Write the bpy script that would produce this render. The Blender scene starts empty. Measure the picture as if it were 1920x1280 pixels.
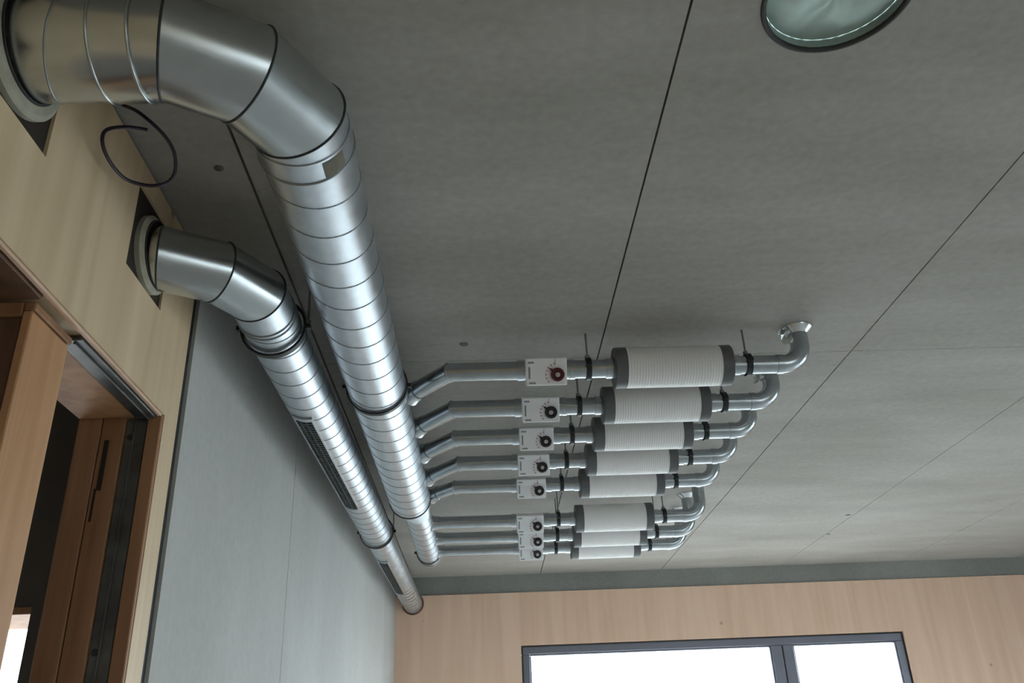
import bpy, bmesh, math, random
from mathutils import Vector, Matrix

# ------------------------------------------------------------------ camera, sky, exposure
S = bpy.context.scene
COL = S.collection
ZC = 1.30                                    # camera height above the floor; lengths below are relative to the camera
F = 1624.49
RC = [[0.998974353709596, -0.023659742566465518, -0.03860644003509579],
      [-0.02423621231082377, 0.4408033693388917, -0.8972764320945388],
      [0.03824717823996357, 0.8972918177277497, 0.4397778384542713]]
cam_d = bpy.data.cameras.new('camera')
cam_d.sensor_width = 36.0
cam_d.lens = F / 1920 * 36.0
cam_d.clip_start = 0.02
cam = bpy.data.objects.new('camera', cam_d)
COL.objects.link(cam)
cm = Matrix.Identity(4)
for i in range(3):
    cm[i][0] = RC[0][i]
    cm[i][1] = -RC[1][i]
    cm[i][2] = -RC[2][i]
cm[2][3] = ZC
cam.matrix_world = cm
S.camera = cam

SKY = 9.0
world = bpy.data.worlds.new('overcast_sky')
S.world = world
world.use_nodes = True
bg = world.node_tree.nodes['Background']
bg.inputs['Color'].default_value = (0.87, 0.93, 1.0, 1)
bg.inputs['Strength'].default_value = SKY

vs = S.view_settings
vs.view_transform = 'Standard'
vs.look = 'None'
vs.gamma = 1.0
vs.use_curve_mapping = False
vs.exposure = 0.62
S.cycles.max_bounces = 12
S.cycles.diffuse_bounces = 4
S.cycles.adaptive_threshold = .04
S.cycles.glossy_bounces = 5
S.cycles.transparent_max_bounces = 12
S.cycles.sample_clamp_indirect = 12.0

def portal(name, loc, rot, sx, sy):
    l = bpy.data.lights.new(name, 'AREA')
    l.shape = 'RECTANGLE'
    l.size, l.size_y = sx, sy
    l.cycles.is_portal = True
    o = bpy.data.objects.new(name, l)
    o.location = loc
    o.rotation_euler = rot
    COL.objects.link(o)

# ------------------------------------------------------------------ room dimensions (camera-relative z)
H = 1.70            # ceiling
FL = -ZC            # floor
YB = 8.687          # back wall
XR = 6.6            # right wall
YF = -4.5           # wall behind the camera
XW = -1.0           # timber wall, left
XC0, XC1 = -1.0, -0.87   # concrete wall runs very slightly askew
YG = 2.765
def xcon(y): return XC0 + (XC1 - XC0) * (y - YG) / (YB - YG)

WINB = (0.332, 4.043, -1.22, 1.030)          # back window x0,x1,z0,z1
WINR = [(3.0, 5.8)]                         # window of the right wall, y range
WRZ = (-1.22, 1.05)
WINF = [(4.3, 6.3)]                         # unseen window added behind the viewer for fill light, x range
WFZ = (-1.22, 1.10)
WINO = (-2.9, -1.80, -0.5, 0.645)            # window of the next room
YO = 3.60

RX = math.pi / 2
portal('window_light', ((WINB[0]+WINB[1])/2, YB + .25, ZC + (WINB[2]+WINB[3])/2), (-RX, 0, 0), WINB[1]-WINB[0], WINB[3]-WINB[2])
for a, b in WINR:
    portal('window_light', (XR + .25, (a+b)/2, ZC + (WRZ[0]+WRZ[1])/2), (0, RX, 0), WRZ[1]-WRZ[0], b-a)
for a, b in WINF:
    portal('window_light', ((a+b)/2, YF - .25, ZC + (WFZ[0]+WFZ[1])/2), (RX, 0, 0), b-a, WFZ[1]-WFZ[0])
portal('window_light', ((WINO[0]+WINO[1])/2, YO + .40, ZC + (WINO[2]+WINO[3])/2), (-RX, 0, 0), WINO[1]-WINO[0], WINO[3]-WINO[2])

# ------------------------------------------------------------------ materials
def new_mat(name):
    m = bpy.data.materials.new(name)
    m.use_nodes = True
    nt = m.node_tree
    return m, nt, nt.nodes['Principled BSDF']

def plain(name, col, rough=.5, metal=0.0, var=.0, vscale=8.0):
    m, nt, p = new_mat(name)
    p.inputs['Base Color'].default_value = (*col, 1)
    p.inputs['Roughness'].default_value = rough
    p.inputs['Metallic'].default_value = metal
    if var:
        tc = nt.nodes.new('ShaderNodeTexCoord')
        n = nt.nodes.new('ShaderNodeTexNoise')
        n.inputs['Scale'].default_value = vscale
        n.inputs['Detail'].default_value = 5
        r = nt.nodes.new('ShaderNodeValToRGB')
        r.color_ramp.elements[0].position = .3
        r.color_ramp.elements[1].position = .7
        r.color_ramp.elements[0].color = (*[c*(1-var) for c in col], 1)
        r.color_ramp.elements[1].color = (*[min(1, c*(1+var)) for c in col], 1)
        nt.links.new(tc.outputs['Object'], n.inputs['Vector'])
        nt.links.new(n.outputs['Fac'], r.inputs['Fac'])
        nt.links.new(r.outputs['Color'], p.inputs['Base Color'])
    return m

def concrete(name, lo, hi, stretch=(1, 1, 1), rough=.85):
    m, nt, p = new_mat(name)
    N, L = nt.nodes.new, nt.links.new
    tc = N('ShaderNodeTexCoord')
    mp = N('ShaderNodeMapping'); mp.inputs['Scale'].default_value = stretch
    a = N('ShaderNodeTexNoise'); a.inputs['Scale'].default_value = 1.3; a.inputs['Detail'].default_value = 8; a.inputs['Roughness'].default_value = .62
    b = N('ShaderNodeTexNoise'); b.inputs['Scale'].default_value = 30; b.inputs['Detail'].default_value = 6
    mx = N('ShaderNodeMix'); mx.data_type = 'FLOAT'; mx.inputs[0].default_value = .28
    r = N('ShaderNodeValToRGB')
    r.color_ramp.elements[0].position, r.color_ramp.elements[1].position = .36, .64
    r.color_ramp.elements[0].color, r.color_ramp.elements[1].color = (*lo, 1), (*hi, 1)
    L(tc.outputs['Object'], mp.inputs['Vector'])
    L(mp.outputs['Vector'], a.inputs['Vector']); L(tc.outputs['Object'], b.inputs['Vector'])
    L(a.outputs['Fac'], mx.inputs[2]); L(b.outputs['Fac'], mx.inputs[3])
    L(mx.outputs[0], r.inputs['Fac']); L(r.outputs['Color'], p.inputs['Base Color'])
    # a few air pores
    v = N('ShaderNodeTexVoronoi'); v.inputs['Scale'].default_value = 14
    vr = N('ShaderNodeValToRGB'); vr.color_ramp.elements[0].position, vr.color_ramp.elements[1].position = .02, .06
    bp = N('ShaderNodeBump'); bp.inputs['Strength'].default_value = .18; bp.inputs['Distance'].default_value = .004
    ad = N('ShaderNodeMath'); ad.operation = 'ADD'
    L(tc.outputs['Object'], v.inputs['Vector']); L(v.outputs['Distance'], vr.inputs['Fac'])
    L(vr.outputs['Color'], ad.inputs[0]); L(b.outputs['Fac'], ad.inputs[1])
    L(ad.outputs[0], bp.inputs['Height']); L(bp.outputs['Normal'], p.inputs['Normal'])
    p.inputs['Roughness'].default_value = rough
    return m

def wood(name, lo, hi, axis='z', scale=9.0, rough=.6, knots=True):
    m, nt, p = new_mat(name)
    N, L = nt.nodes.new, nt.links.new
    tc = N('ShaderNodeTexCoord')
    mp = N('ShaderNodeMapping')
    sc = [scale, scale, scale]
    sc['xyz'.index(axis)] = scale * .06
    mp.inputs['Scale'].default_value = sc
    a = N('ShaderNodeTexNoise'); a.inputs['Scale'].default_value = 1.0; a.inputs['Detail'].default_value = 6; a.inputs['Distortion'].default_value = .4
    r = N('ShaderNodeValToRGB')
    r.color_ramp.elements[0].position, r.color_ramp.elements[1].position = .34, .66
    r.color_ramp.elements[0].color, r.color_ramp.elements[1].color = (*lo, 1), (*hi, 1)
    L(tc.outputs['Object'], mp.inputs['Vector']); L(mp.outputs['Vector'], a.inputs['Vector']); L(a.outputs['Fac'], r.inputs['Fac'])
    out = r.outputs['Color']
    if knots:
        v = N('ShaderNodeTexVoronoi'); v.inputs['Scale'].default_value = 3.2
        vr = N('ShaderNodeValToRGB'); vr.color_ramp.elements[0].position, vr.color_ramp.elements[1].position = .03, .075
        vr.color_ramp.elements[0].color = (.5, .36, .26, 1); vr.color_ramp.elements[1].color = (1, 1, 1, 1)
        mm = N('ShaderNodeMix'); mm.data_type = 'RGBA'; mm.blend_type = 'MULTIPLY'; mm.inputs[0].default_value = .8
        L(tc.outputs['Object'], v.inputs['Vector']); L(v.outputs['Distance'], vr.inputs['Fac'])
        L(out, mm.inputs[6]); L(vr.outputs['Color'], mm.inputs[7])
        out = mm.outputs[2]
    L(out, p.inputs['Base Color'])
    bp = N('ShaderNodeBump'); bp.inputs['Strength'].default_value = .08; bp.inputs['Distance'].default_value = .002
    L(a.outputs['Fac'], bp.inputs['Height']); L(bp.outputs['Normal'], p.inputs['Normal'])
    p.inputs['Roughness'].default_value = rough
    return m

def steel(name, col, rough, var=.06, bump=.05):
    m, nt, p = new_mat(name)
    N, L = nt.nodes.new, nt.links.new
    tc = N('ShaderNodeTexCoord')
    a = N('ShaderNodeTexNoise'); a.inputs['Scale'].default_value = 22; a.inputs['Detail'].default_value = 4
    r = N('ShaderNodeValToRGB')
    r.color_ramp.elements[0].position, r.color_ramp.elements[1].position = .35, .65
    r.color_ramp.elements[0].color = (*[c*(1-var) for c in col], 1)
    r.color_ramp.elements[1].color = (*[min(1, c*(1+var)) for c in col], 1)
    mr = N('ShaderNodeMapRange'); mr.inputs[3].default_value = rough*.8; mr.inputs[4].default_value = rough*1.25
    b = N('ShaderNodeTexNoise'); b.inputs['Scale'].default_value = 7; b.inputs['Detail'].default_value = 2
    bp = N('ShaderNodeBump'); bp.inputs['Strength'].default_value = bump; bp.inputs['Distance'].default_value = .01
    L(tc.outputs['Object'], a.inputs['Vector']); L(tc.outputs['Object'], b.inputs['Vector'])
    L(a.outputs['Fac'], r.inputs['Fac']); L(r.outputs['Color'], p.inputs['Base Color'])
    L(a.outputs['Fac'], mr.inputs[0]); L(mr.outputs[0], p.inputs['Roughness'])
    L(b.outputs['Fac'], bp.inputs['Height']); L(bp.outputs['Normal'], p.inputs['Normal'])
    p.inputs['Metallic'].default_value = 1.0
    return m

def glass(name):
    m, nt, p = new_mat(name)
    N, L = nt.nodes.new, nt.links.new
    t = N('ShaderNodeBsdfTransparent'); t.inputs['Color'].default_value = (.93, .96, .95, 1)
    g = N('ShaderNodeBsdfGlossy'); g.inputs['Roughness'].default_value = .02
    mx = N('ShaderNodeMixShader')
    mx.inputs[0].default_value = .05
    L(t.outputs[0], mx.inputs[1]); L(g.outputs[0], mx.inputs[2])
    L(mx.outputs[0], nt.nodes['Material Output'].inputs['Surface'])
    return m

M = dict(
    ceil=concrete('ceiling_concrete', (.275, .257, .230), (.385, .364, .335), (.55, 1.5, 1)),
    slab=plain('joint_shadow_concrete', (.22, .215, .20), .95, var=.2),
    wallc=concrete('wall_concrete', (.43, .435, .42), (.53, .535, .52), (1, 1, .5)),
    lintel=concrete('lintel_concrete', (.21, .21, .20), (.29, .29, .275), (1, 1, 1)),
    floor=concrete('screed_floor', (.70, .70, .69), (.78, .78, .77), (1, 1, 1), .7),
    spruce=wood('spruce_board_left', (.62, .46, .285), (.77, .60, .39), 'z', 9),
    spruceb=wood('spruce_board_back', (.72, .485, .345), (.81, .57, .425), 'z', 10),
    jamb=wood('jamb_pine', (.26, .125, .06), (.42, .22, .11), 'z', 16),
    osb=wood('post_timber', (.47, .235, .105), (.62, .35, .17), 'z', 14),
    dkwood=wood('dark_brown_timber', (.10, .05, .028), (.17, .085, .045), 'z', 12, knots=False),  # plain dark brown wood tone
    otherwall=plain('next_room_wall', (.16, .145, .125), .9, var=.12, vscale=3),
    steel=steel('galvanised_steel', (.52, .56, .60), .36),
    steel2=steel('smooth_galvanised_steel', (.52, .55, .56), .24, .03, .03),
    steel3=steel('branch_galvanised_steel', (.44, .475, .50), .24),
    seam=steel('steel_seam', (.33, .36, .385), .42),
    gasket=plain('gasket_and_joint_shade', (.025, .03, .032), .55),  # also the black of the strip that paints the wall joint's shade
    black=plain('black_rubber_clamp', (.014, .016, .018), .5),
    rod=plain('zinc_rod', (.30, .31, .31), .4, .9),
    white=plain('off_white_plastic', (.90, .89, .90), .45),
    sil=None,
    cap=plain('dark_grey_cap', (.115, .115, .12), .5),
    knobr=plain('dark_red_knob', (.10, .006, .014), .3),
    knobk=plain('black_knob', (.022, .016, .018), .35),
    hub=plain('pale_knob_hub', (.50, .46, .44), .4),
    ink=plain('grey_print', (.30, .30, .32), .6),
    redink=plain('red_print', (.62, .36, .40), .6),
    foil=steel('crumpled_foil', (.80, .82, .83), .22, .04, .9),
    insul=plain('grey_insulation', (.38, .36, .285), .9, var=.12, vscale=25),
    hole=plain('painted_opening_shade', (.03, .020, .013), .9),  # near-black standing for the shade inside openings and slots
    cable=plain('dark_purple_cable', (.022, .012, .028), .45),
    frame=plain('dark_window_frame', (.17, .175, .215), .35, .2),
    sealing=plain('window_gasket', (.02, .02, .022), .6),
    glass=glass('window_glass'),
    rail=plain('dull_metal_rail', (.13, .135, .13), .45, .6, var=.3, vscale=12),
    grille=plain('grille_dark', (.018, .022, .022), .55),
    slat=plain('grille_bar', (.10, .115, .115), .45, .7),
    teal=plain('teal_sleeve', (.30, .38, .35), .85, var=.12, vscale=9),
    sheet=plain('crumpled_plastic_sheet', (.46, .57, .53), .8, var=.2, vscale=6),
    rim=plain('near_black_ring', (.03, .03, .028), .7),  # plain near-black for thin rings
    stain=plain('stain', (.13, .125, .105), .9),
    ground=plain('outside_paving', (.34, .35, .35), .9, var=.04, vscale=2),
)
def silencer_mat():
    m, nt, p = new_mat('ribbed_white_jacket')
    N, L = nt.nodes.new, nt.links.new
    p.inputs['Base Color'].default_value = (.85, .835, .825, 1)
    p.inputs['Roughness'].default_value = .5
    tc = N('ShaderNodeTexCoord')
    w = N('ShaderNodeTexWave'); w.inputs['Scale'].default_value = 26; w.bands_direction = 'X'
    bp = N('ShaderNodeBump'); bp.inputs['Strength'].default_value = .25; bp.inputs['Distance'].default_value = .003
    L(tc.outputs['Object'], w.inputs['Vector']); L(w.outputs['Fac'], bp.inputs['Height']); L(bp.outputs['Normal'], p.inputs['Normal'])
    return m
M['sil'] = silencer_mat()

# ------------------------------------------------------------------ helpers
ORG = {}
def V(x, y, z): return Vector((x, y, z + ZC))          # camera-relative z -> world

def tag(o, label=None, cat=None, group=None, kind=None):
    if label: o['label'] = label
    if cat: o['category'] = cat
    if group: o['group'] = group
    if kind: o['kind'] = kind
    return o

def thing(name, base, label, cat, group=None):
    o = bpy.data.objects.new(name, None)
    o.empty_display_size = .05
    COL.objects.link(o)
    o.location = base
    ORG[o] = Vector(base)
    return tag(o, label, cat, group)

def obj(name, bm, mat, parent=None, smooth=False, origin=None, sharp=None):
    if parent is not None:
        org = ORG[parent]
    elif origin is not None:
        org = Vector(origin)
    else:
        org = Vector((0, 0, 0))
    bmesh.ops.translate(bm, verts=bm.verts, vec=-org)
    bmesh.ops.recalc_face_normals(bm, faces=bm.faces)
    me = bpy.data.meshes.new(name)
    bm.to_mesh(me); bm.free()
    me.materials.append(M[mat])
    if smooth:
        me.polygons.foreach_set('use_smooth', [True]*len(me.polygons))
        if sharp is not None:
            me.set_sharp_from_angle(angle=math.radians(sharp))
    o = bpy.data.objects.new(name, me)
    COL.objects.link(o)
    if parent is not None:
        o.parent = parent
        ORG[o] = org
    else:
        o.location = org
        ORG[o] = org
    return o

def struct(name, bm, mat, label, cat, **k):
    return tag(obj(name, bm, mat, **k), label, cat, kind='structure')

def box(bm, p0, p1):
    x0, y0, z0 = p0; x1, y1, z1 = p1
    vs_ = [bm.verts.new(p) for p in ((x0,y0,z0),(x1,y0,z0),(x1,y1,z0),(x0,y1,z0),(x0,y0,z1),(x1,y0,z1),(x1,y1,z1),(x0,y1,z1))]
    for f in ((0,3,2,1),(4,5,6,7),(0,1,5,4),(1,2,6,5),(2,3,7,6),(3,0,4,7)):
        bm.faces.new([vs_[i] for i in f])
    return bm

def rbox(p0, p1, bevel=0.0, seg=1):
    bm = bmesh.new()
    box(bm, (min(p0[0],p1[0]), min(p0[1],p1[1]), min(p0[2],p1[2])+ZC), (max(p0[0],p1[0]), max(p0[1],p1[1]), max(p0[2],p1[2])+ZC))
    if bevel:
        bmesh.ops.bevel(bm, geom=bm.edges[:], offset=bevel, segments=seg, affect='EDGES', profile=.5)
    return bm

def loft(bm, rings, cap0=False, cap1=False, closed=False):
    vr = [[bm.verts.new(p) for p in r] for r in rings]
    n = len(vr[0])
    m = len(vr)
    for i in range(m if closed else m-1):
        A, B = vr[i], vr[(i+1) % m]
        for j in range(n):
            k = (j+1) % n
            bm.faces.new((A[j], A[k], B[k], B[j]))
    if cap0: bm.faces.new(vr[0][::-1])
    if cap1: bm.faces.new(vr[-1])
    return bm

def sweep(path, b, r, n=48):
    """mitred rings of a round pipe along a planar path; b is the normal of the path's plane"""
    b = Vector(b).normalized()
    out = []
    for i, p in enumerate(path):
        di = (path[i]-path[i-1]).normalized() if i else None
        do = (path[i+1]-path[i]).normalized() if i < len(path)-1 else None
        di = di or do; do = do or di
        t = (di+do).normalized()
        c = max(.2, t.dot(di))
        m_ = t.cross(b).normalized()
        rr = r[i] if isinstance(r, (list, tuple)) else r
        out.append([p + m_*(math.cos(2*math.pi*k/n)*rr/c) + b*(math.sin(2*math.pi*k/n)*rr) for k in range(n)])
    return out

def bead(ring, r, m=6, bm=None):
    """a thin raised bead that follows a closed ring of points"""
    bm = bm or bmesh.new()
    n = len(ring)
    c = sum(ring, Vector()) / n
    rings = []
    for i, p in enumerate(ring):
        t = (ring[(i+1) % n]-ring[i-1]).normalized()
        rad = (p-c); rad = (rad - t*rad.dot(t)).normalized()
        ax = t.cross(rad)
        rings.append([p + rad*(math.cos(2*math.pi*k/m)*r) + ax*(math.sin(2*math.pi*k/m)*r) for k in range(m)])
    return loft(bm, rings, closed=True)

def lathe(o, d, prof, n=40, bm=None, cap=True):
    """surface of revolution: prof = [(distance along d, radius)]"""
    bm = bm or bmesh.new()
    d = Vector(d).normalized()
    up = Vector((0, 0, 1)) if abs(d.z) < .9 else Vector((0, 1, 0))
    u = d.cross(up).normalized(); w = d.cross(u)
    rings = [[o + d*s + (u*math.cos(2*math.pi*k/n) + w*math.sin(2*math.pi*k/n))*max(r, 1e-5) for k in range(n)] for s, r in prof]
    return loft(bm, rings, cap, cap)

def helix(a, b_, r, pitch, bm=None, w=.0050, h=.0020, per=36, phase=0.0):
    """standing seam of spiral-wound duct"""
    bm = bm or bmesh.new()
    d = (b_-a); Ln = d.length; d.normalize()
    u = d.cross(Vector((0, 0, 1))).normalized(); v = u.cross(d)
    N_ = int(Ln/pitch*per)
    rings = []
    for i in range(N_+1):
        s = Ln*i/N_
        an = 2*math.pi*s/pitch + phase
        rad = u*math.cos(an) + v*math.sin(an)
        p = a + d*s
        rings.append([p + rad*(r-.001) - d*w*.5, p + rad*(r+h) - d*w*.3, p + rad*(r+h) + d*w*.3, p + rad*(r-.001) + d*w*.5])
    return loft(bm, rings, True, True)

def tube(pts, r, n=10, bm=None):
    """general round cable through 3-D points (parallel transport)"""
    bm = bm or bmesh.new()
    rings = []
    prev = None
    for i, p in enumerate(pts):
        t = (pts[min(i+1, len(pts)-1)] - pts[max(i-1, 0)]).normalized()
        if prev is None:
            prev = t.orthogonal().normalized()
        u = (prev - t*prev.dot(t)).normalized(); prev = u
        w = t.cross(u)
        rings.append([p + u*math.cos(2*math.pi*k/n)*r + w*math.sin(2*math.pi*k/n)*r for k in range(n)])
    return loft(bm, rings, True, True)

def catmull(pts, k=8):
    out = []
    for i in range(len(pts)-1):
        p0, p1, p2, p3 = pts[max(i-1, 0)], pts[i], pts[i+1], pts[min(i+2, len(pts)-1)]
        for j in range(k):
            t = j/k
            out.append(.5*((2*p1) + (p2-p0)*t + (2*p0-5*p1+4*p2-p3)*t*t + (3*p1-p0-3*p2+p3)*t**3))
    out.append(pts[-1])
    return out

def plate(outer, holes, fn, t):
    """flat plate with holes: 2-D loops mapped by fn(u,v,depth), extruded by t"""
    bm = bmesh.new()
    loops = [outer] + holes
    front = []
    es = []
    for lp in loops:
        vv = [bm.verts.new(fn(u, v, 0)) for u, v in lp]
        front.append(vv)
        for i in range(len(vv)):
            es.append(bm.edges.new((vv[i], vv[(i+1) % len(vv)])))
    r = bmesh.ops.triangle_fill(bm, use_beauty=True, use_dissolve=False, edges=es)
    tris = [g for g in r['geom'] if isinstance(g, bmesh.types.BMFace)]
    d = fn(0, 0, t) - fn(0, 0, 0)
    mp = {}
    for vv in front:
        for v in vv: mp[v] = bm.verts.new(v.co + d)
    for f in tris: bm.faces.new([mp[v] for v in reversed(f.verts)])
    for vv in front:
        for i in range(len(vv)):
            a, b_ = vv[i], vv[(i+1) % len(vv)]
            bm.faces.new((a, b_, mp[b_], mp[a]))
    return bm

def rect(a0, a1, b0, b1): return [(a0, b0), (a1, b0), (a1, b1), (a0, b1)]
def circ(cx, cy, r, n=48): return [(cx + r*math.cos(2*math.pi*i/n), cy + r*math.sin(2*math.pi*i/n)) for i in range(n)]

def ray(px, py):
    c = ((px-960)/F, (py-640)/F, 1.0)
    return Vector([sum(RC[k][i]*c[k] for k in range(3)) for i in range(3)])
def on_x(px, py, X):
    r = ray(px, py); r = r*(X/r.x); return V(r.x, r.y, r.z)
def on_z(px, py, Z):
    r = ray(px, py); r = r*(Z/r.z); return V(r.x, r.y, r.z)

# ------------------------------------------------------------------ the setting
struct('floor', rbox((-5, YF-.3, FL-.15), (XR+.3, YB+.3, FL)), 'floor', 'pale grey screed floor of the room', 'floor')
bm = rbox((-60, -60, FL-.35), (60, 80, FL-.25))
struct('ground', bm, 'ground', 'pale paving outside the windows', 'ground')

# ceiling: dark slab behind, cast panels in front with open joints
HC, HR = (0.922, 1.548), 0.188
ceil = struct('ceiling', plate(rect(-5, XR+.3, YF-.3, YB+.3), [circ(*HC, HR+.012)], lambda u, v, t: V(u, v, H+.05+t), .22), 'slab',
              'raw grey concrete ceiling of wide panels with dark joints', 'ceiling')
xs = [-4.9, -3.062, -1.857, -0.712, 0.553, 1.758, 2.963, 4.168, 5.373, XR+.3]
ys = [YF-.3, 3.66, YB+.3]
GX = {-0.712: .0045, 0.553: .0034, 1.758: .003, 2.963: .002, 4.168: .002, 5.373: .002}
for i in range(len(xs)-1):
    for j in range(2):
        x0, x1, y0, y1 = xs[i]+GX.get(xs[i], .002), xs[i+1]-GX.get(xs[i+1], .002), ys[j]+.0014, ys[j+1]-.0014
        if x0 < HC[0] < x1 and y0 < HC[1] < y1:
            bm = plate(rect(x0, x1, y0, y1), [circ(*HC, HR)], lambda u, v, t: V(u, v, H+t), .05)
        else:
            bm = plate(rect(x0, x1, y0, y1), [], lambda u, v, t: V(u, v, H+t), .05)
        obj('ceiling_panel', bm, 'ceil', ceil)
for px, py, r in ((870, 645, .022), (1590, 965, .022), (1553, 1001, .018), (410, 315, .016)):
    p = on_z(px, py, H)
    bm = lathe(p + Vector((0, 0, .004)), (0, 0, -1), [(0, r), (.006, r*.9), (.007, r*.5)], 14)
    obj('anchor_hole', bm, 'stain', ceil, True, sharp=40)

# timber wall on the left with doorway and two square duct openings
ZT = 1.688
HO1 = (1.295, 1.652, 1.318, 1.668)       # y0,y1,z0,z1
HO2 = (2.145, 2.432, 1.330, 1.612)
DR = (0.70, 2.592, 1.040)                # doorway y0,y1, head
outer = [(YF, FL), (DR[0], FL), (DR[0], DR[2]), (DR[1], DR[2]), (DR[1], FL), (2.706, FL), (2.706, ZT), (YF, ZT)]
WT = .26
wl = struct('wall_left_timber', plate(outer, [rect(*HO1), rect(*HO2)], lambda u, v, t: V(XW-t, u, v), WT), 'spruce',
            'pale spruce board wall with a doorway and two square duct openings', 'wall')
# near-black sheets just inside the duct openings, painting the shade behind
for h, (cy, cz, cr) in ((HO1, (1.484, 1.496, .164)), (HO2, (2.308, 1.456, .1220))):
    obj('opening_shade_sheet', plate(rect(h[0]+.002, h[1]-.002, h[2]+.002, h[3]-.002), [circ(cy, cz, cr)], lambda u, v, t: V(XW-.008-t, u, v), .015), 'hole', wl)

# concrete wall
cw = struct('wall_left_concrete', plate([(xcon(2.75)-.06, 2.75), (xcon(YB)-.06, YB), (xcon(YB)-.28, YB), (xcon(2.75)-.28, 2.75)], [],
            lambda u, v, t: V(u, v, FL+t), H-FL), 'slab', 'smooth pale grey concrete wall below the ducts', 'wall')
for a, b in ((YG, 4.343), (4.349, YB)):
    bm = plate([(xcon(a), a), (xcon(b), b), (xcon(b)-.06, b), (xcon(a)-.06, a)], [], lambda u, v, t: V(u, v, FL+t), H-FL-.002)
    obj('concrete_panel', bm, 'wallc', cw)
struct('joint_shade_strip', rbox((XW-.05, 2.707, FL), (XW-.012, 2.763, H-.01)), 'gasket', 'near-black strip painting the shade of the joint between timber and concrete walls', 'joint')  # solid strip fills the gap; its black paints the gap's shade

# back wall
wb = struct('wall_back', plate(rect(-1.1, XR+.3, FL, 1.523), [rect(*WINB)], lambda u, v, t: V(u, YB+t, v), .22), 'spruceb',
            'warm spruce board wall around the wide window', 'wall')
struct('trim_2', rbox((-1.1, YB+.012, 1.525), (XR+.3, YB+.22, H)), 'lintel', 'dark grey concrete band between ceiling and back wall', 'lintel')
# right wall and wall behind the camera
struct('wall_right', plate(rect(YF-.2, YB+.22, FL, H), [rect(a, b, *WRZ) for a, b in WINR], lambda u, v, t: V(XR+t, u, v), .22), 'wallc',
       'concrete wall with windows on the right', 'wall')
struct('wall_front', plate(rect(-5, XR, FL, H), [rect(a, b, *WFZ) for a, b in WINF], lambda u, v, t: V(u, YF-t, v), .22), 'spruce', 'spruce board wall behind the viewer, with a window added for fill light', 'wall')

def window(name, u0, u1, z0, z1, fn, mull, label):
    """frame, mullions, glazing: fn(u, depth, z) -> world"""
    fw, root = .080, None
    def bar(a0, a1, b0, b1, d0=.03, d1=.10):
        bm = bmesh.new()
        ps = [fn(a, d, z) for a in (a0, a1) for d in (d0, d1) for z in (b0, b1)]
        vv = [bm.verts.new(p) for p in ps]
        for f in ((0,1,3,2),(4,6,7,5),(0,4,5,1),(2,3,7,6),(0,2,6,4),(1,5,7,3)):
            bm.faces.new([vv[i] for i in f])
        bmesh.ops.recalc_face_normals(bm, faces=bm.faces)
        bmesh.ops.bevel(bm, geom=bm.edges[:], offset=.006, segments=1, affect='EDGES')
        return bm
    root = thing(name, fn((u0+u1)/2, .03, z0), label, 'window')
    root['kind'] = 'structure'
    e = .002
    obj('frame_bar', bar(u0+e, u1-e, z1-fw, z1-e), 'frame', root)
    obj('frame_bar', bar(u0+e, u1-e, z0+e, z0+fw), 'frame', root)
    obj('frame_bar', bar(u0+e, u0+fw, z0+fw, z1-fw), 'frame', root)
    obj('frame_bar', bar(u1-fw, u1-e, z0+fw, z1-fw), 'frame', root)
    for (a0, a1, b0, b1) in ((u0+e, u1-e, z1-.016, z1-e), (u0+e, u0+.016, z0+.016, z1-.016), (u1-.016, u1-e, z0+.016, z1-.016), (u0+e, u1-e, z0+e, z0+.016)):
        obj('outer_gasket', bar(a0, a1, b0, b1, .018, .028), 'sealing', root)
    cuts = [u0+fw]
    for a, b in mull:
        c = (a+b)/2
        obj('mullion', bar(a, c-.004, z0+fw, z1-fw), 'frame', root)
        obj('mullion', bar(c+.004, b, z0+fw, z1-fw), 'frame', root)
        obj('mullion_gasket', bar(c-.004, c+.004, z0+fw, z1-fw, .045, .09), 'sealing', root)
        cuts += [a, b]
    cuts.append(u1-fw)
    for k in range(0, len(cuts), 2):
        a, b = cuts[k], cuts[k+1]
        for (s0, s1, q0, q1) in ((a, b, z1-fw-.014, z1-fw), (a, b, z0+fw, z0+fw+.014), (a, a+.014, z0+fw+.014, z1-fw-.014), (b-.014, b, z0+fw+.014, z1-fw-.014)):
            obj('glazing_bead', bar(s0, s1, q0, q1, .042, .09), 'frame', root)
        obj('pane', bar(a+.014, b-.014, z0+fw+.014, z1-fw-.014, .062, .078), 'glass', root)
    return root

window('window_1', *WINB, lambda u, d, z: V(u, YB+d, z), [(2.738, 2.956)], 'wide dark framed window in the back wall, glaring white sky')
for k, (a, b) in enumerate(WINR):
    window('window_%d' % (k+2), a, b, *WRZ, lambda u, d, z: V(XR+d, u, z), [((a+b)/2-.06, (a+b)/2+.06)],
           'window in the right wall')
for k, (a, b) in enumerate(WINF):
    window('window_%d' % (k+3), a, b, *WFZ, lambda u, d, z: V(u, YF-d, z), [((a+b)/2-.06, (a+b)/2+.06)],
           'unseen window added in the wall behind the viewer for fill light')

# the next room seen through the doorway
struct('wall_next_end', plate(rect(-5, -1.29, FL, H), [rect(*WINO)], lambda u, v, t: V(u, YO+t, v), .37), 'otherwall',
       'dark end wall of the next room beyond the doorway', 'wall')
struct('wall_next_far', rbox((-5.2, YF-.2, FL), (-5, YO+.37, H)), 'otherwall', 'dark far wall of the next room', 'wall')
struct('trim_3', rbox((WINO[0]+.002, YO+.004, WINO[3]-.03), (WINO[1]-.002, YO+.366, WINO[3]-.002)), 'osb', 'orange timber lining of the bright window in the next room', 'lining')

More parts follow.
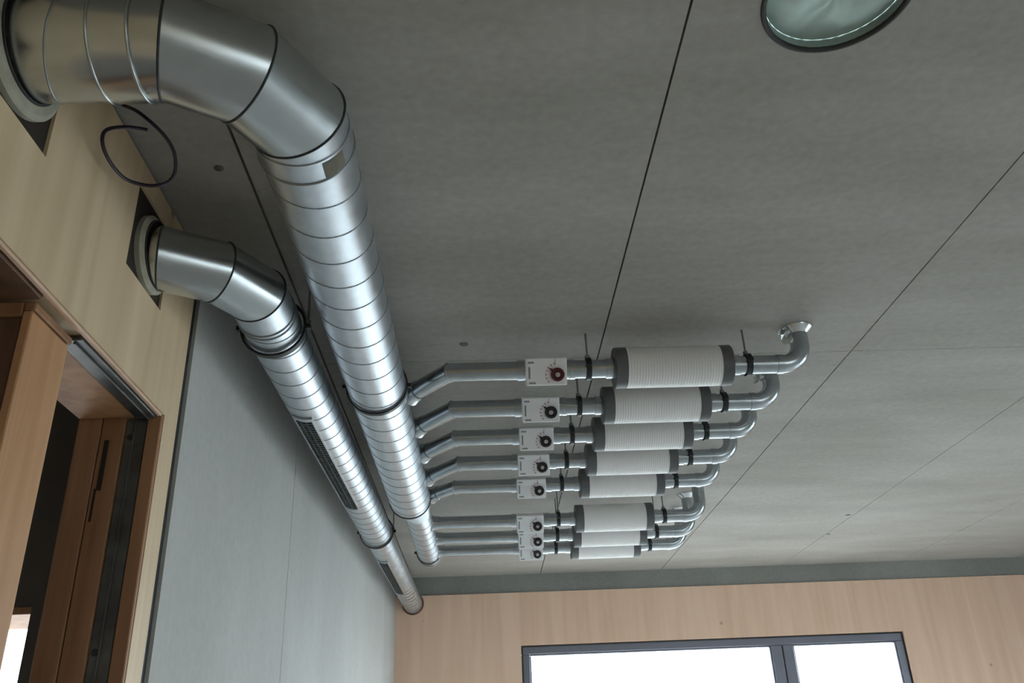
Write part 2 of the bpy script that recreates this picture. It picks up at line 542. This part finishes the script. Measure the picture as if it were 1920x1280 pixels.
# doorway linings
dr = thing('door_1', V(XW-.1, 2.3, FL), 'open timber doorway lined with brown boards in the left wall', 'doorway')
dr['kind'] = 'structure'
yj = DR[1]
jx = [(-1.258, -1.185), (-1.182, -1.112)]
for a, b in jx:
    obj('jamb_board', rbox((a, yj-.016, FL), (b, yj-.001, DR[2]-.003), .003), 'jamb', dr)
obj('jamb_board', rbox((-1.044, yj-.016, FL), (-1.002, yj-.001, DR[2]-.003), .003), 'jamb', dr)
obj('jamb_rail', rbox((-1.109, yj-.009, FL), (-1.047, yj-.001, DR[2]-.012), .002), 'rail', dr)
obj('jamb_rail_lip', rbox((-1.084, yj-.014, FL), (-1.078, yj-.0095, DR[2]-.012), .001), 'rail', dr)
for z in (.965, .33):
    obj('screw', lathe(V(-1.093, yj-.009, z), (0, -1, 0), [(0, .010), (.004, .009), (.005, .004)], 12), 'gasket', dr)
obj('slot_shade_strip', rbox((-1.166, yj-.0185, .795), (-1.152, yj-.0165, .955)), 'hole', dr)  # near-black strips on the jamb face stand for a slot's shade
obj('slot_shade_strip', rbox((-1.172, yj-.0185, .70), (-1.166, yj-.0165, .80)), 'hole', dr)
obj('head_board', rbox((-1.258, 2.012, DR[2]-.012), (-1.085, yj-.018, DR[2]-.001), .002), 'osb', dr)
obj('head_rail', rbox((-1.082, 2.02, DR[2]-.016), (-1.018, yj-.018, DR[2]-.001), .002), 'rail', dr)
obj('head_rail_lip', rbox((-1.044, 2.03, DR[2]-.022), (-1.038, yj-.02, DR[2]-.0165), .001), 'rail', dr)
obj('head_edge', rbox((-1.0155, DR[0]+.02, DR[2]-.010), (-1.002, yj-.018, DR[2]-.001), .002), 'spruceb', dr)
obj('head_board', rbox((-1.258, DR[0]+.01, DR[2]-.016), (-1.020, 1.806, DR[2]-.001), .002), 'dkwood', dr)  # dark board puts the left soffit's shade into its colour
pst = thing('door_post', V(-1.13, 1.905, FL), 'orange timber post standing in the left doorway', 'post')
obj('post_face_board', rbox((-1.062, 1.812, FL), (-1.040, 2.004, 1.000), .003), 'osb', pst)
obj('post_core', rbox((-1.256, 1.818, FL), (-1.063, 1.998, .985), .003), 'dkwood', pst)
obj('post_head_block', rbox((-1.256, 1.810, .987), (-1.064, 1.998, DR[2]-.018), .003), 'jamb', pst)
obj('post_head_strip', rbox((-1.062, 1.812, 1.002), (-1.034, 2.006, DR[2]-.018), .003), 'jamb', pst)

# ceiling sleeve hole
hs = thing('ceiling_sleeve', V(HC[0], HC[1], H+.17), 'round teal lined hole in the ceiling, closed by a crumpled plastic sheet', 'hole')
o3 = V(HC[0], HC[1], H)
obj('sleeve', lathe(o3 + Vector((0, 0, .002)), (0, 0, 1), [(0, HR-.002), (.17, HR-.002), (.17, HR-.010), (0, HR-.010), (0, HR-.002)], 48, cap=False), 'teal', hs, True, sharp=40)
obj('rim', bead([p for p in [o3 + Vector((math.cos(2*math.pi*k/64)*(HR-.004), math.sin(2*math.pi*k/64)*(HR-.004), .002)) for k in range(64)]], .008, 8), 'rim', hs, True)
bm = bmesh.new()
random.seed(4)
rr = [(0, .0)] + [((HR-.012)*k/7, 0) for k in range(1, 8)]
vc = bm.verts.new(o3 + Vector((0, 0, .012)))
prev = None
for k in range(1, 8):
    ring = []
    for q in range(36):
        a = 2*math.pi*q/36
        rad = (HR-.0105)*k/7
        z = .032 + .014*math.sin(3*a+k*.6) * (k/7) * (1-(k/7)**4) + random.uniform(-.004, .004)*(k < 7) - .02*(1-(k/7)**2)
        ring.append(bm.verts.new(o3 + Vector((math.cos(a)*rad, math.sin(a)*rad, z))))
    for q in range(36):
        if prev is None: bm.faces.new((vc, ring[q], ring[(q+1) % 36]))
        else: bm.faces.new((prev[q], ring[q], ring[(q+1) % 36], prev[(q+1) % 36]))
    prev = ring
obj('plastic_sheet', bm, 'sheet', hs, True)

# ------------------------------------------------------------------ hangers
def hanger(c, d, r, label, group, w=.024, t=.006, rods=((0, 0),), mat='black'):
    """band around a pipe at c (axis d) hung from the ceiling by threaded rod"""
    base = Vector((c.x, c.y, c.z - r - t))
    h = thing('pipe_hanger', base, label, 'pipe clamp', group)
    obj('band', lathe(c - Vector(d)*w/2, d, [(0, r), (0, r+t), (w, r+t), (w, r), (0, r)], 48, cap=False), mat, h, True, sharp=40)
    top = ZC + H
    for (ox, oy) in rods:
        z0 = c.z + r + t*.5
        if ox or oy: z0 = c.z + .01
        p = Vector((c.x+ox, c.y+oy, z0))
        obj('threaded_rod', lathe(p, (0, 0, 1), [(0, .0045), (top-z0, .0045)], 10), 'rod', h, True, sharp=40)
        obj('clamp_nut', lathe(p, (0, 0, 1), [(0, .011), (.016, .011)], 6), 'rod', h)
    for s in (-1, 1):
        ax = Vector((0, 0, 1)).cross(Vector(d)).normalized()
        q = c + ax*s*(r+t+.006)
        b_ = bmesh.new()
        box(b_, (q.x-.009-abs(d[0])*.003, q.y-.009, q.z-.008), (q.x+.009, q.y+.009, q.z+.008))
        obj('clamp_lug', b_, mat, h)
    return h

# ------------------------------------------------------------------ large duct
UP = (0, 0, 1)
Z1, R1, X1 = 1.50, .1235, -.4455
L30 = 2*.34*math.tan(math.radians(15))
v3 = Vector((X1, 1.74)); v2 = v3 - Vector((.5, .866))*L30; v1 = v2 - Vector((.866, .5))*L30
Y01 = v1.y
path = [V(-1.17, Y01, Z1), V(v1.x, v1.y, Z1), V(v2.x, v2.y, Z1), V(v3.x, v3.y, Z1), V(X1, 5.22, Z1)]
d1 = thing('main_duct', V(X1, 3.5, Z1-R1), 'largest galvanised spiral duct, bending out of the timber wall towards the branch pipes', 'duct')
rg = sweep(path, UP, R1, 64)
names = ['wall_pipe', 'elbow_gore', 'elbow_gore', 'spiral_pipe']
for k in range(4):
    bm = loft(bmesh.new(), rg[k:k+2])
    obj(names[k], bm, 'steel' if k in (3,) else 'steel2', d1, True)
for k in (1, 2, 3):
    obj('mitre_seam', bead(rg[k], .0034), 'gasket', d1, True)
# slip coupling on the wall pipe and behind the elbow
cx0 = v1.x - .125
obj('slip_coupling', lathe(V(cx0, Y01, Z1), (1, 0, 0), [(0, R1), (0, R1+.003), (.085, R1+.003), (.085, R1)], 64, cap=False), 'steel2', d1, True, sharp=40)
for s in (0, .085):
    rr_ = [V(cx0+s, Y01, Z1) + Vector((0, math.cos(2*math.pi*k/64), math.sin(2*math.pi*k/64)))*(R1+.003) for k in range(64)]
    obj('coupling_rib', bead(rr_, .0035), 'steel2', d1, True)
obj('slip_coupling', lathe(V(X1, 1.775, Z1), (0, 1, 0), [(0, R1), (0, R1+.003), (.075, R1+.003), (.075, R1)], 64, cap=False), 'steel', d1, True, sharp=40)
rr_ = [V(X1, 1.85, Z1) + Vector((math.cos(2*math.pi*k/64), 0, math.sin(2*math.pi*k/64)))*(R1+.003) for k in range(64)]
obj('coupling_rib', bead(rr_, .004), 'seam', d1, True)
obj('spiral_seam', helix(V(-1.16, Y01, Z1), V(cx0-.004, Y01, Z1), R1, .145, phase=1.0), 'seam', d1, True)
obj('spiral_seam', helix(V(X1, 1.853, Z1), V(X1, 5.21, Z1), R1, .145), 'seam', d1, True)
# eccentric reducer and the thinner tail of the duct
ZT1, RT1, XT1 = 1.44, .081, -.407
obj('reducer_ring', bead([V(X1, 5.22, Z1) + Vector((math.cos(2*math.pi*k/64), 0, math.sin(2*math.pi*k/64)))*R1 for k in range(64)], .006), 'gasket', d1, True)
ra = [V(X1, 5.222, Z1) + Vector((math.cos(2*math.pi*k/48), 0, math.sin(2*math.pi*k/48)))*R1 for k in range(48)]
rb = [V(XT1, 5.30, ZT1) + Vector((math.cos(2*math.pi*k/48), 0, math.sin(2*math.pi*k/48)))*RT1 for k in range(48)]
obj('reducer', loft(bmesh.new(), [ra, rb]), 'steel', d1, True)
obj('tail_pipe', lathe(V(XT1, 5.30, ZT1), (0, 1, 0), [(0, RT1), (1.24, RT1)], 48, cap=False), 'steel', d1, True, sharp=40)
obj('spiral_seam', helix(V(XT1, 5.34, ZT1), V(XT1, 6.50, ZT1), RT1, .145), 'seam', d1, True)
obj('end_cap', lathe(V(XT1, 6.525, ZT1), (0, 1, 0), [(0, RT1+.001), (0, RT1+.004), (.022, RT1+.004), (.026, RT1-.002), (.022, RT1-.02)], 48), 'seam', d1, True, sharp=40)
# inspection sticker on the coupling
bm = bmesh.new()
st = []
for i in range(7):
    a = math.radians(28 + 30*i/6)
    st.append([V(X1 + math.sin(a)*(R1+.0045), y, Z1 - math.cos(a)*(R1+.0045)) for y in (1.785, 1.842)])
vr = [[bm.verts.new(p) for p in r] for r in st]
for i in range(6): bm.faces.new((vr[i][0], vr[i+1][0], vr[i+1][1], vr[i][1]))
bmesh.ops.solidify(bm, geom=bm.faces[:], thickness=.001)
tag(obj('sticker', bm, 'insul', d1, True, sharp=40), 'dull olive sticker')
# insulation sleeve where the duct passes the timber wall
def sleeve(s, y, z, r0, r1, label, out=.03):
    s = tag(obj('insulation_collar', lathe(V(XW-.175, y, z), (1, 0, 0), [(0, r0), (0, r1), (.175+out*.4, r1), (.175+out, r1-.012), (.175+out, r0), (0, r0)], 56, cap=False), 'insul', s, True, sharp=35), label)
    obj('gap_shade_ring', lathe(V(XW+out-.01, y, z), (1, 0, 0), [(0, r0), (0, r0+.006), (.014, r0+.006), (.014, r0), (0, r0)], 56, cap=False), 'rim', s, True, sharp=35)  # near-black ring paints the shade between collar and duct
sleeve(d1, 1.484, 1.496, R1+.002, .165, 'grey insulation collar', .014)
hanger(V(X1, 3.47, Z1), (0, 1, 0), R1+.004, 'black clamp around the largest duct just before the first branch pipe', 'duct clamps')
hanger(V(XT1, 6.44, ZT1), (0, 1, 0), RT1+.004, 'dark clamp at the closed thin end of the largest duct', 'duct clamps', .018, .005)

# ------------------------------------------------------------------ second duct along the wall
Z2, R2, R2B = 1.45, .1005, .0915
def x2(y): return -.738 + .0062*(y-2.58)
v3 = Vector((x2(2.555), 2.555)); Lb = 2*.325*math.tan(math.radians(15))
v2 = v3 - Vector((.5, .866))*Lb; v1 = v2 - Vector((.866, .5))*Lb
Y02 = v1.y
YR = 5.85
path = [V(-1.17, Y02, Z2), V(v1.x, v1.y, Z2), V(v2.x, v2.y, Z2), V(v3.x, v3.y, Z2), V(x2(YR), YR, Z2)]
d2 = thing('grille_duct', V(x2(4), 4, Z2-R2), 'thinner spiral duct along the concrete wall with two slotted air grilles', 'duct')
rg = sweep(path, UP, R2, 56)
for k in range(4):
    obj(names[k], loft(bmesh.new(), rg[k:k+2]), 'steel' if k == 3 else 'steel2', d2, True)
for k in (1, 2, 3):
    obj('mitre_seam', bead(rg[k], .0032), 'gasket', d2, True)
ax2 = (V(x2(8), 8, Z2)-V(x2(3), 3, Z2)).normalized()
obj('spiral_seam', helix(V(x2(2.63), 2.63, Z2), V(x2(YR), YR, Z2), R2, .125), 'seam', d2, True)
obj('spiral_pipe', lathe(V(x2(YR), YR, Z2), ax2, [(0, R2B), (YB-YR+.06, R2B)], 56, cap=False), 'steel', d2, True, sharp=40)
obj('spiral_seam', helix(V(x2(YR+.05), YR+.05, Z2), V(x2(YB-.05), YB-.05, Z2), R2B, .125, h=.0015), 'steel', d2, True)
obj('reducer_lip', lathe(V(x2(YR-.05), YR-.05, Z2), ax2, [(0, R2), (0, R2+.004), (.05, R2+.004), (.062, R2B), (.07, R2B)], 56, cap=False), 'steel', d2, True, sharp=40)
obj('wall_rosette', lathe(V(x2(YB-.02), YB-.022, Z2), ax2, [(0, R2B), (0, R2B+.012), (.020, R2B+.014), (.020, R2B)], 56, cap=False), 'dkwood', d2, True, sharp=40)
for s in (.09, .115):
    rr_ = [V(x2(2.58+s), 2.58+s, Z2) + Vector((math.cos(2*math.pi*k/56), 0, math.sin(2*math.pi*k/56)))*(R2+.001) for k in range(56)]
    obj('coupling_rib', bead(rr_, .003), 'seam', d2, True)

def grille(y0, y1, R, a0=-32, a1=8):
    """slotted air grille on the underside of the wall duct"""
    def arc(y, a, r): return V(x2(y) + math.sin(math.radians(a))*r, y, Z2 - math.cos(math.radians(a))*r)
    def shell(ya, yb, aa, ab, r0, r1, n=6):
        bm = bmesh.new()
        rings = []
        for i in range(n+1):
            a = aa + (ab-aa)*i/n
            rings.append([arc(ya, a, r0), arc(yb, a, r0), arc(yb, a, r1), arc(ya, a, r1)])
        return loft(bm, rings, True, True)
    g = obj('grille', shell(y0, y1, a0, a1, R+.0008, R+.0030), 'grille', d2, True, sharp=30)
    fw = 4.5
    for (ya, yb, aa, ab) in ((y0-.03, y1+.03, a0-fw, a0), (y0-.03, y1+.03, a1, a1+fw), (y0-.03, y0, a0, a1), (y1, y1+.03, a0, a1)):
        obj('grille_frame', shell(ya, yb, aa, ab, R+.0008, R+.0075), 'steel', g, True, sharp=30)
    bm = bmesh.new()
    n = int((y1-y0)/.028)
    for i in range(1, n):
        y = y0 + (y1-y0)*i/n
        rings = [[arc(y-.004, a0+(a1-a0)*k/6, R+.003), arc(y+.004, a0+(a1-a0)*k/6, R+.003), arc(y+.004, a0+(a1-a0)*k/6, R+.0065), arc(y-.004, a0+(a1-a0)*k/6, R+.0065)] for k in range(7)]
        loft(bm, rings, True, True)
    for k in (1, 2):
        a = a0+(a1-a0)*k/3
        loft(bm, [[arc(y, a-1.2, R+.003), arc(y, a+1.2, R+.003), arc(y, a+1.2, R+.0066), arc(y, a-1.2, R+.0066)] for y in (y0, y1)], True, True)
    tag(obj('grille_bars', bm, 'slat', g), kind='stuff')
grille(3.47, 4.86, R2)
grille(6.36, 7.62, R2B)
sleeve(d2, 2.308, 1.456, R2+.002, .1225, 'grey insulation collar', .018)
hanger(V(x2(2.80), 2.80, Z2), tuple(ax2), R2+.008, 'black clamp around the thinner duct just behind its elbow', 'duct clamps', .024, .009, ((.121, 0),))
hanger(V(x2(5.82), 5.82, Z2), tuple(ax2), R2+.0075, 'dark clamp around the thinner duct between its two grilles', 'duct clamps', .022, .006, ((.112, 0),))

# ------------------------------------------------------------------ branch lines: pipe, damper, silencer, elbow into the ceiling
ORD = ['first', 'second', 'third', 'fourth', 'fifth', 'sixth', 'seventh', 'eighth']
RB = .0405
#        y     z    x-shift
BR = [(3.41, 1.53, .000), (3.84, 1.53, .000), (4.24, 1.53, .000), (4.66, 1.53, .005), (5.11, 1.53, .012),
      (5.60, 1.44, .022), (6.03, 1.44, .045), (6.42, 1.44, .062)]
for i, (y, z, sx) in enumerate(BR):
    o_ = ORD[i]
    xb0, xb1 = .190+sx, .385+sx        # damper housing
    xs0, xs1 = .580+sx, 1.090+sx       # silencer
    xe = 1.415 + sx                    # elbow
    near = 'counted from the viewer'
    b = thing('branch_pipe', V(0+sx, y, z-RB), '%s slim steel branch pipe %s, between main duct and white damper box' % (o_, near), 'pipe', 'branch pipes')
    if i < 5:
        xk = (-.13 if i < 4 else -.175) + sx
        dy = .235 if i < 4 else .19
        pts = [V(X1+.108, y + dy*(xk-(X1+.108))/.19 , z), V(xk, y, z), V(xb0, y, z)]
        rg = sweep(pts, UP, RB, 32)
        obj('lateral', loft(bmesh.new(), rg[0:2]), 'steel3', b, True)
        obj('pipe_section', loft(bmesh.new(), rg[1:3]), 'steel3', b, True)
        obj('mitre_seam', bead(rg[1], .003), 'seam', b, True)
        dv = (pts[0]-pts[1]).normalized()
        c0 = pts[0] - dv*.055
        obj('saddle_collar', lathe(c0, -dv, [(-.02, RB+.014), (.012, RB+.005), (.045, RB+.004), (.045, RB)], 32, cap=False), 'steel3', b, True, sharp=40)
    else:
        obj('pipe_section', lathe(V(XT1+RT1-.012, y, z), (1, 0, 0), [(0, RB), (xb0-(XT1+RT1-.012), RB)], 32, cap=False), 'steel3', b, True)
        obj('saddle_collar', lathe(V(XT1+RT1-.008, y, z), (1, 0, 0), [(0, RB+.010), (.02, RB+.004), (.05, RB+.004), (.05, RB)], 32, cap=False), 'steel3', b, True, sharp=40)
    obj('pipe_collar', lathe(V(xb0-.028, y, z), (1, 0, 0), [(0, RB), (0, RB+.004), (.026, RB+.004), (.026, RB)], 32, cap=False), 'steel3', b, True, sharp=40)
    b = thing('connecting_pipe', V((xb1+xs0)/2, y, z-RB), 'short steel pipe between damper and silencer of the %s branch %s' % (o_, near), 'pipe', 'short connecting pipes')
    obj('pipe_section', lathe(V(xb1, y, z), (1, 0, 0), [(0, RB), (xs0-xb1-.035, RB)], 32, cap=False), 'steel3', b, True)
    obj('pipe_collar', lathe(V(xb1+.002, y, z), (1, 0, 0), [(0, RB), (0, RB+.004), (.022, RB+.004), (.022, RB)], 32, cap=False), 'steel3', b, True, sharp=40)
    b = thing('outlet_pipe', V(xe-.1, y, z-RB), 'outlet elbow after the %s silencer %s, turning up into the ceiling' % (o_, near), 'pipe', 'outlet pipes')
    # outlet: straight, smooth elbow, riser
    Re = .092
    arc_ = [V(xe-Re + Re*math.sin(math.radians(a)), y, z+Re - Re*math.cos(math.radians(a))) for a in range(0, 91, 10)]
    zs = H - .001
    pth = [V(xs1+.04, y, z)] + arc_ + [V(xe, y, zs)]
    rg = sweep(pth, (0, 1, 0), RB, 32)
    obj('pipe_section', loft(bmesh.new(), rg[0:2]), 'steel3', b, True)
    obj('elbow', loft(bmesh.new(), rg[1:11]), 'steel3', b, True)
    obj('riser', loft(bmesh.new(), rg[10:12]), 'steel3', b, True)
    obj('elbow_collar', lathe(V(xe-Re-.03, y, z), (1, 0, 0), [(0, RB), (0, RB+.003), (.028, RB+.003), (.028, RB)], 32, cap=False), 'steel3', b, True, sharp=40)
    obj('ceiling_flange', lathe(V(xe, y, H-.0015), (0, 0, -1), [(0, RB+.028), (.006, RB+.026), (.022, RB+.006), (.03, RB+.001)], 32, cap=False), 'foil', b, True, sharp=60)
    # crumpled foil tape hanging at the near elbows
    if i in (0, 1):
        random.seed(20+i)
        bm = bmesh.new()
        c = V(xe-.062, y-.02, z+.115) if i == 0 else V(xe-.058, y-.015, z+.12)
        g = [[bm.verts.new(c + Vector((-.03+.06*p/5 + random.uniform(-.006, .006), random.uniform(-.010, .010), -.035+.07*q/5 + random.uniform(-.006, .006) + .02*(p/5)))) for q in range(6)] for p in range(6)]
        for p in range(5):
            for q in range(5): bm.faces.new((g[p][q], g[p+1][q], g[p+1][q+1], g[p][q+1]))
        bmesh.ops.solidify(bm, geom=bm.faces[:], thickness=.0012)
        tag(obj('foil_tape', bm, 'foil', b), 'loose crumpled foil tape')

    # damper with actuator box
    dm = thing('damper', V((xb0+xb1)/2, y, z-.12), '%s volume damper %s: white box with %s round knob' % (o_, near, 'dark red' if i == 0 else 'black'), 'damper', 'dampers on the branch pipes')
    obj('housing', lathe(V(xb0, y, z), (1, 0, 0), [(0, RB), (.0, RB+.003), (xb1-xb0, RB+.003), (xb1-xb0, RB)], 32, cap=False), 'steel3', dm, True, sharp=40)
    yf, zc_ = y-.115, z
    x0, x1, hh = .194+sx, .366+sx, .0575
    tl = Matrix.Translation(V(0, y, z)) @ Matrix.Rotation(math.radians(28), 4, 'X') @ Matrix.Translation(-V(0, y, z))
    def tilt(b_):                      # the actuator is turned downwards around the pipe
        bmesh.ops.transform(b_, matrix=tl, verts=b_.verts)
        return b_
    body = obj('actuator_box', tilt(rbox((x0, yf, zc_-hh), (x1, y-.046, zc_+hh), .004, 2)), 'white', dm)
    obj('box_seam', tilt(rbox((x0+.122, yf-.0008, zc_+hh-.032), (x0+.1245, yf+.001, zc_+hh-.006))), 'ink', body)
    for (a, b2, c, d_) in ((.008, .034, .036, .044), (.012, .040, -.050, -.042), (.010, .018, -.028, .022)):
        obj('print_mark', tilt(rbox((x0+a, yf-.0007, zc_+c), (x0+b2, yf+.0007, zc_+d_))), 'ink', body)
    kc = V(.326+sx, yf, zc_-.012)
    # printed scale around the knob
    bm = bmesh.new()
    for k in range(9):
        a = math.radians(105 + 150*k/8)
        p = kc + Vector((math.cos(a)*.048, 0, math.sin(a)*.048))
        if p.z < ZC+zc_+hh-.008 and p.z > ZC+zc_-hh+.008 and p.x < x1-.006:
            box(bm, (p.x-.004, p.y-.0007, p.z-.004), (p.x+.004, p.y+.0007, p.z+.004))
    tag(obj('scale_print', tilt(bm), 'redink', body), 'pale red scale marks')
    kn = obj('knob', tilt(lathe(kc, (0, -1, 0), [(0, .029), (.012, .029), (.016, .026), (.016, .016), (.010, .013), (.010, .001)], 28)), 'knobr' if i == 0 else 'knobk', dm, True, sharp=35)
    obj('knob_hub', tilt(lathe(kc + Vector((0, -.010, 0)), (0, -1, 0), [(0, .011), (.005, .010), (.006, .006)], 18)), 'hub', kn, True, sharp=35)
    pa = math.radians(140)
    bm = bmesh.new()
    q0 = kc + Vector((math.cos(pa)*.024, -.006, math.sin(pa)*.024)); q1 = kc + Vector((math.cos(pa)*.042, -.006, math.sin(pa)*.042))
    lathe(q0, q1-q0, [(0, .006), ((q1-q0).length, .003)], 8, bm)
    obj('pointer', tilt(bm), 'knobr' if i == 0 else 'knobk', kn)

    # silencer
    s = thing('duct_silencer', V((xs0+xs1)/2, y, z-.09), '%s white cylindrical silencer %s, dark end caps' % (o_, near), 'silencer', 'silencers on the branch pipes')
    RS, cw_ = .0885, .052
    obj('jacket', lathe(V(xs0+cw_, y, z), (1, 0, 0), [(0, RS), (xs1-xs0-2*cw_, RS)], 48, cap=False), 'sil', s, True)
    obj('end_cap', lathe(V(xs0, y, z), (1, 0, 0), [(0, RB+.002), (0, RS-.003), (.004, RS+.001), (cw_, RS+.001), (cw_, RS-.004)], 48, cap=False), 'cap', s, True, sharp=35)
    obj('end_cap', lathe(V(xs1, y, z), (-1, 0, 0), [(0, RB+.002), (0, RS-.003), (.004, RS+.001), (cw_, RS+.001), (cw_, RS-.004)], 48, cap=False), 'cap', s, True, sharp=35)
    obj('spigot', lathe(V(xs1, y, z), (1, 0, 0), [(0, RB+.004), (.04, RB+.004), (.04, RB)], 32, cap=False), 'steel3', s, True, sharp=40)
    obj('spigot', lathe(V(xs0, y, z), (-1, 0, 0), [(0, RB+.004), (.035, RB+.004), (.035, RB)], 32, cap=False), 'steel3', s, True, sharp=40)

    hanger(V(.470+sx, y, z), (1, 0, 0), RB+.0045, 'dark pipe clamp between damper and silencer on the %s branch %s' % (o_, near), 'clamps on the branch pipes', .022, .005)
    hanger(V(1.168+sx, y, z), (1, 0, 0), RB+.0045, 'dark pipe clamp between silencer and elbow on the %s branch %s' % (o_, near), 'clamps on the branch pipes', .022, .005)

# ------------------------------------------------------------------ loose cable coming out over the timber wall
cp = [(216, 191, -1.004), (236, 199, -.955), (262, 212, -.90), (300, 245, -.85), (322, 275, -.83), (329, 300, -.83), (327, 325, -.84), (314, 342, -.86),
      (290, 348, -.89), (262, 345, -.93), (235, 335, -.955), (212, 312, -.96), (196, 283, -.96), (192, 257, -.96), (203, 242, -.955), (238, 238, -.93), (276, 243, -.89)]
pts = catmull([on_x(a, b, c) for a, b, c in cp], 6)
cb = obj('cable', tube(pts, .0050, 10), 'cable', None, True, origin=on_x(290, 348, -.945))
tag(cb, 'loose dark purple cable loop hanging over the top of the timber wall', 'cable')
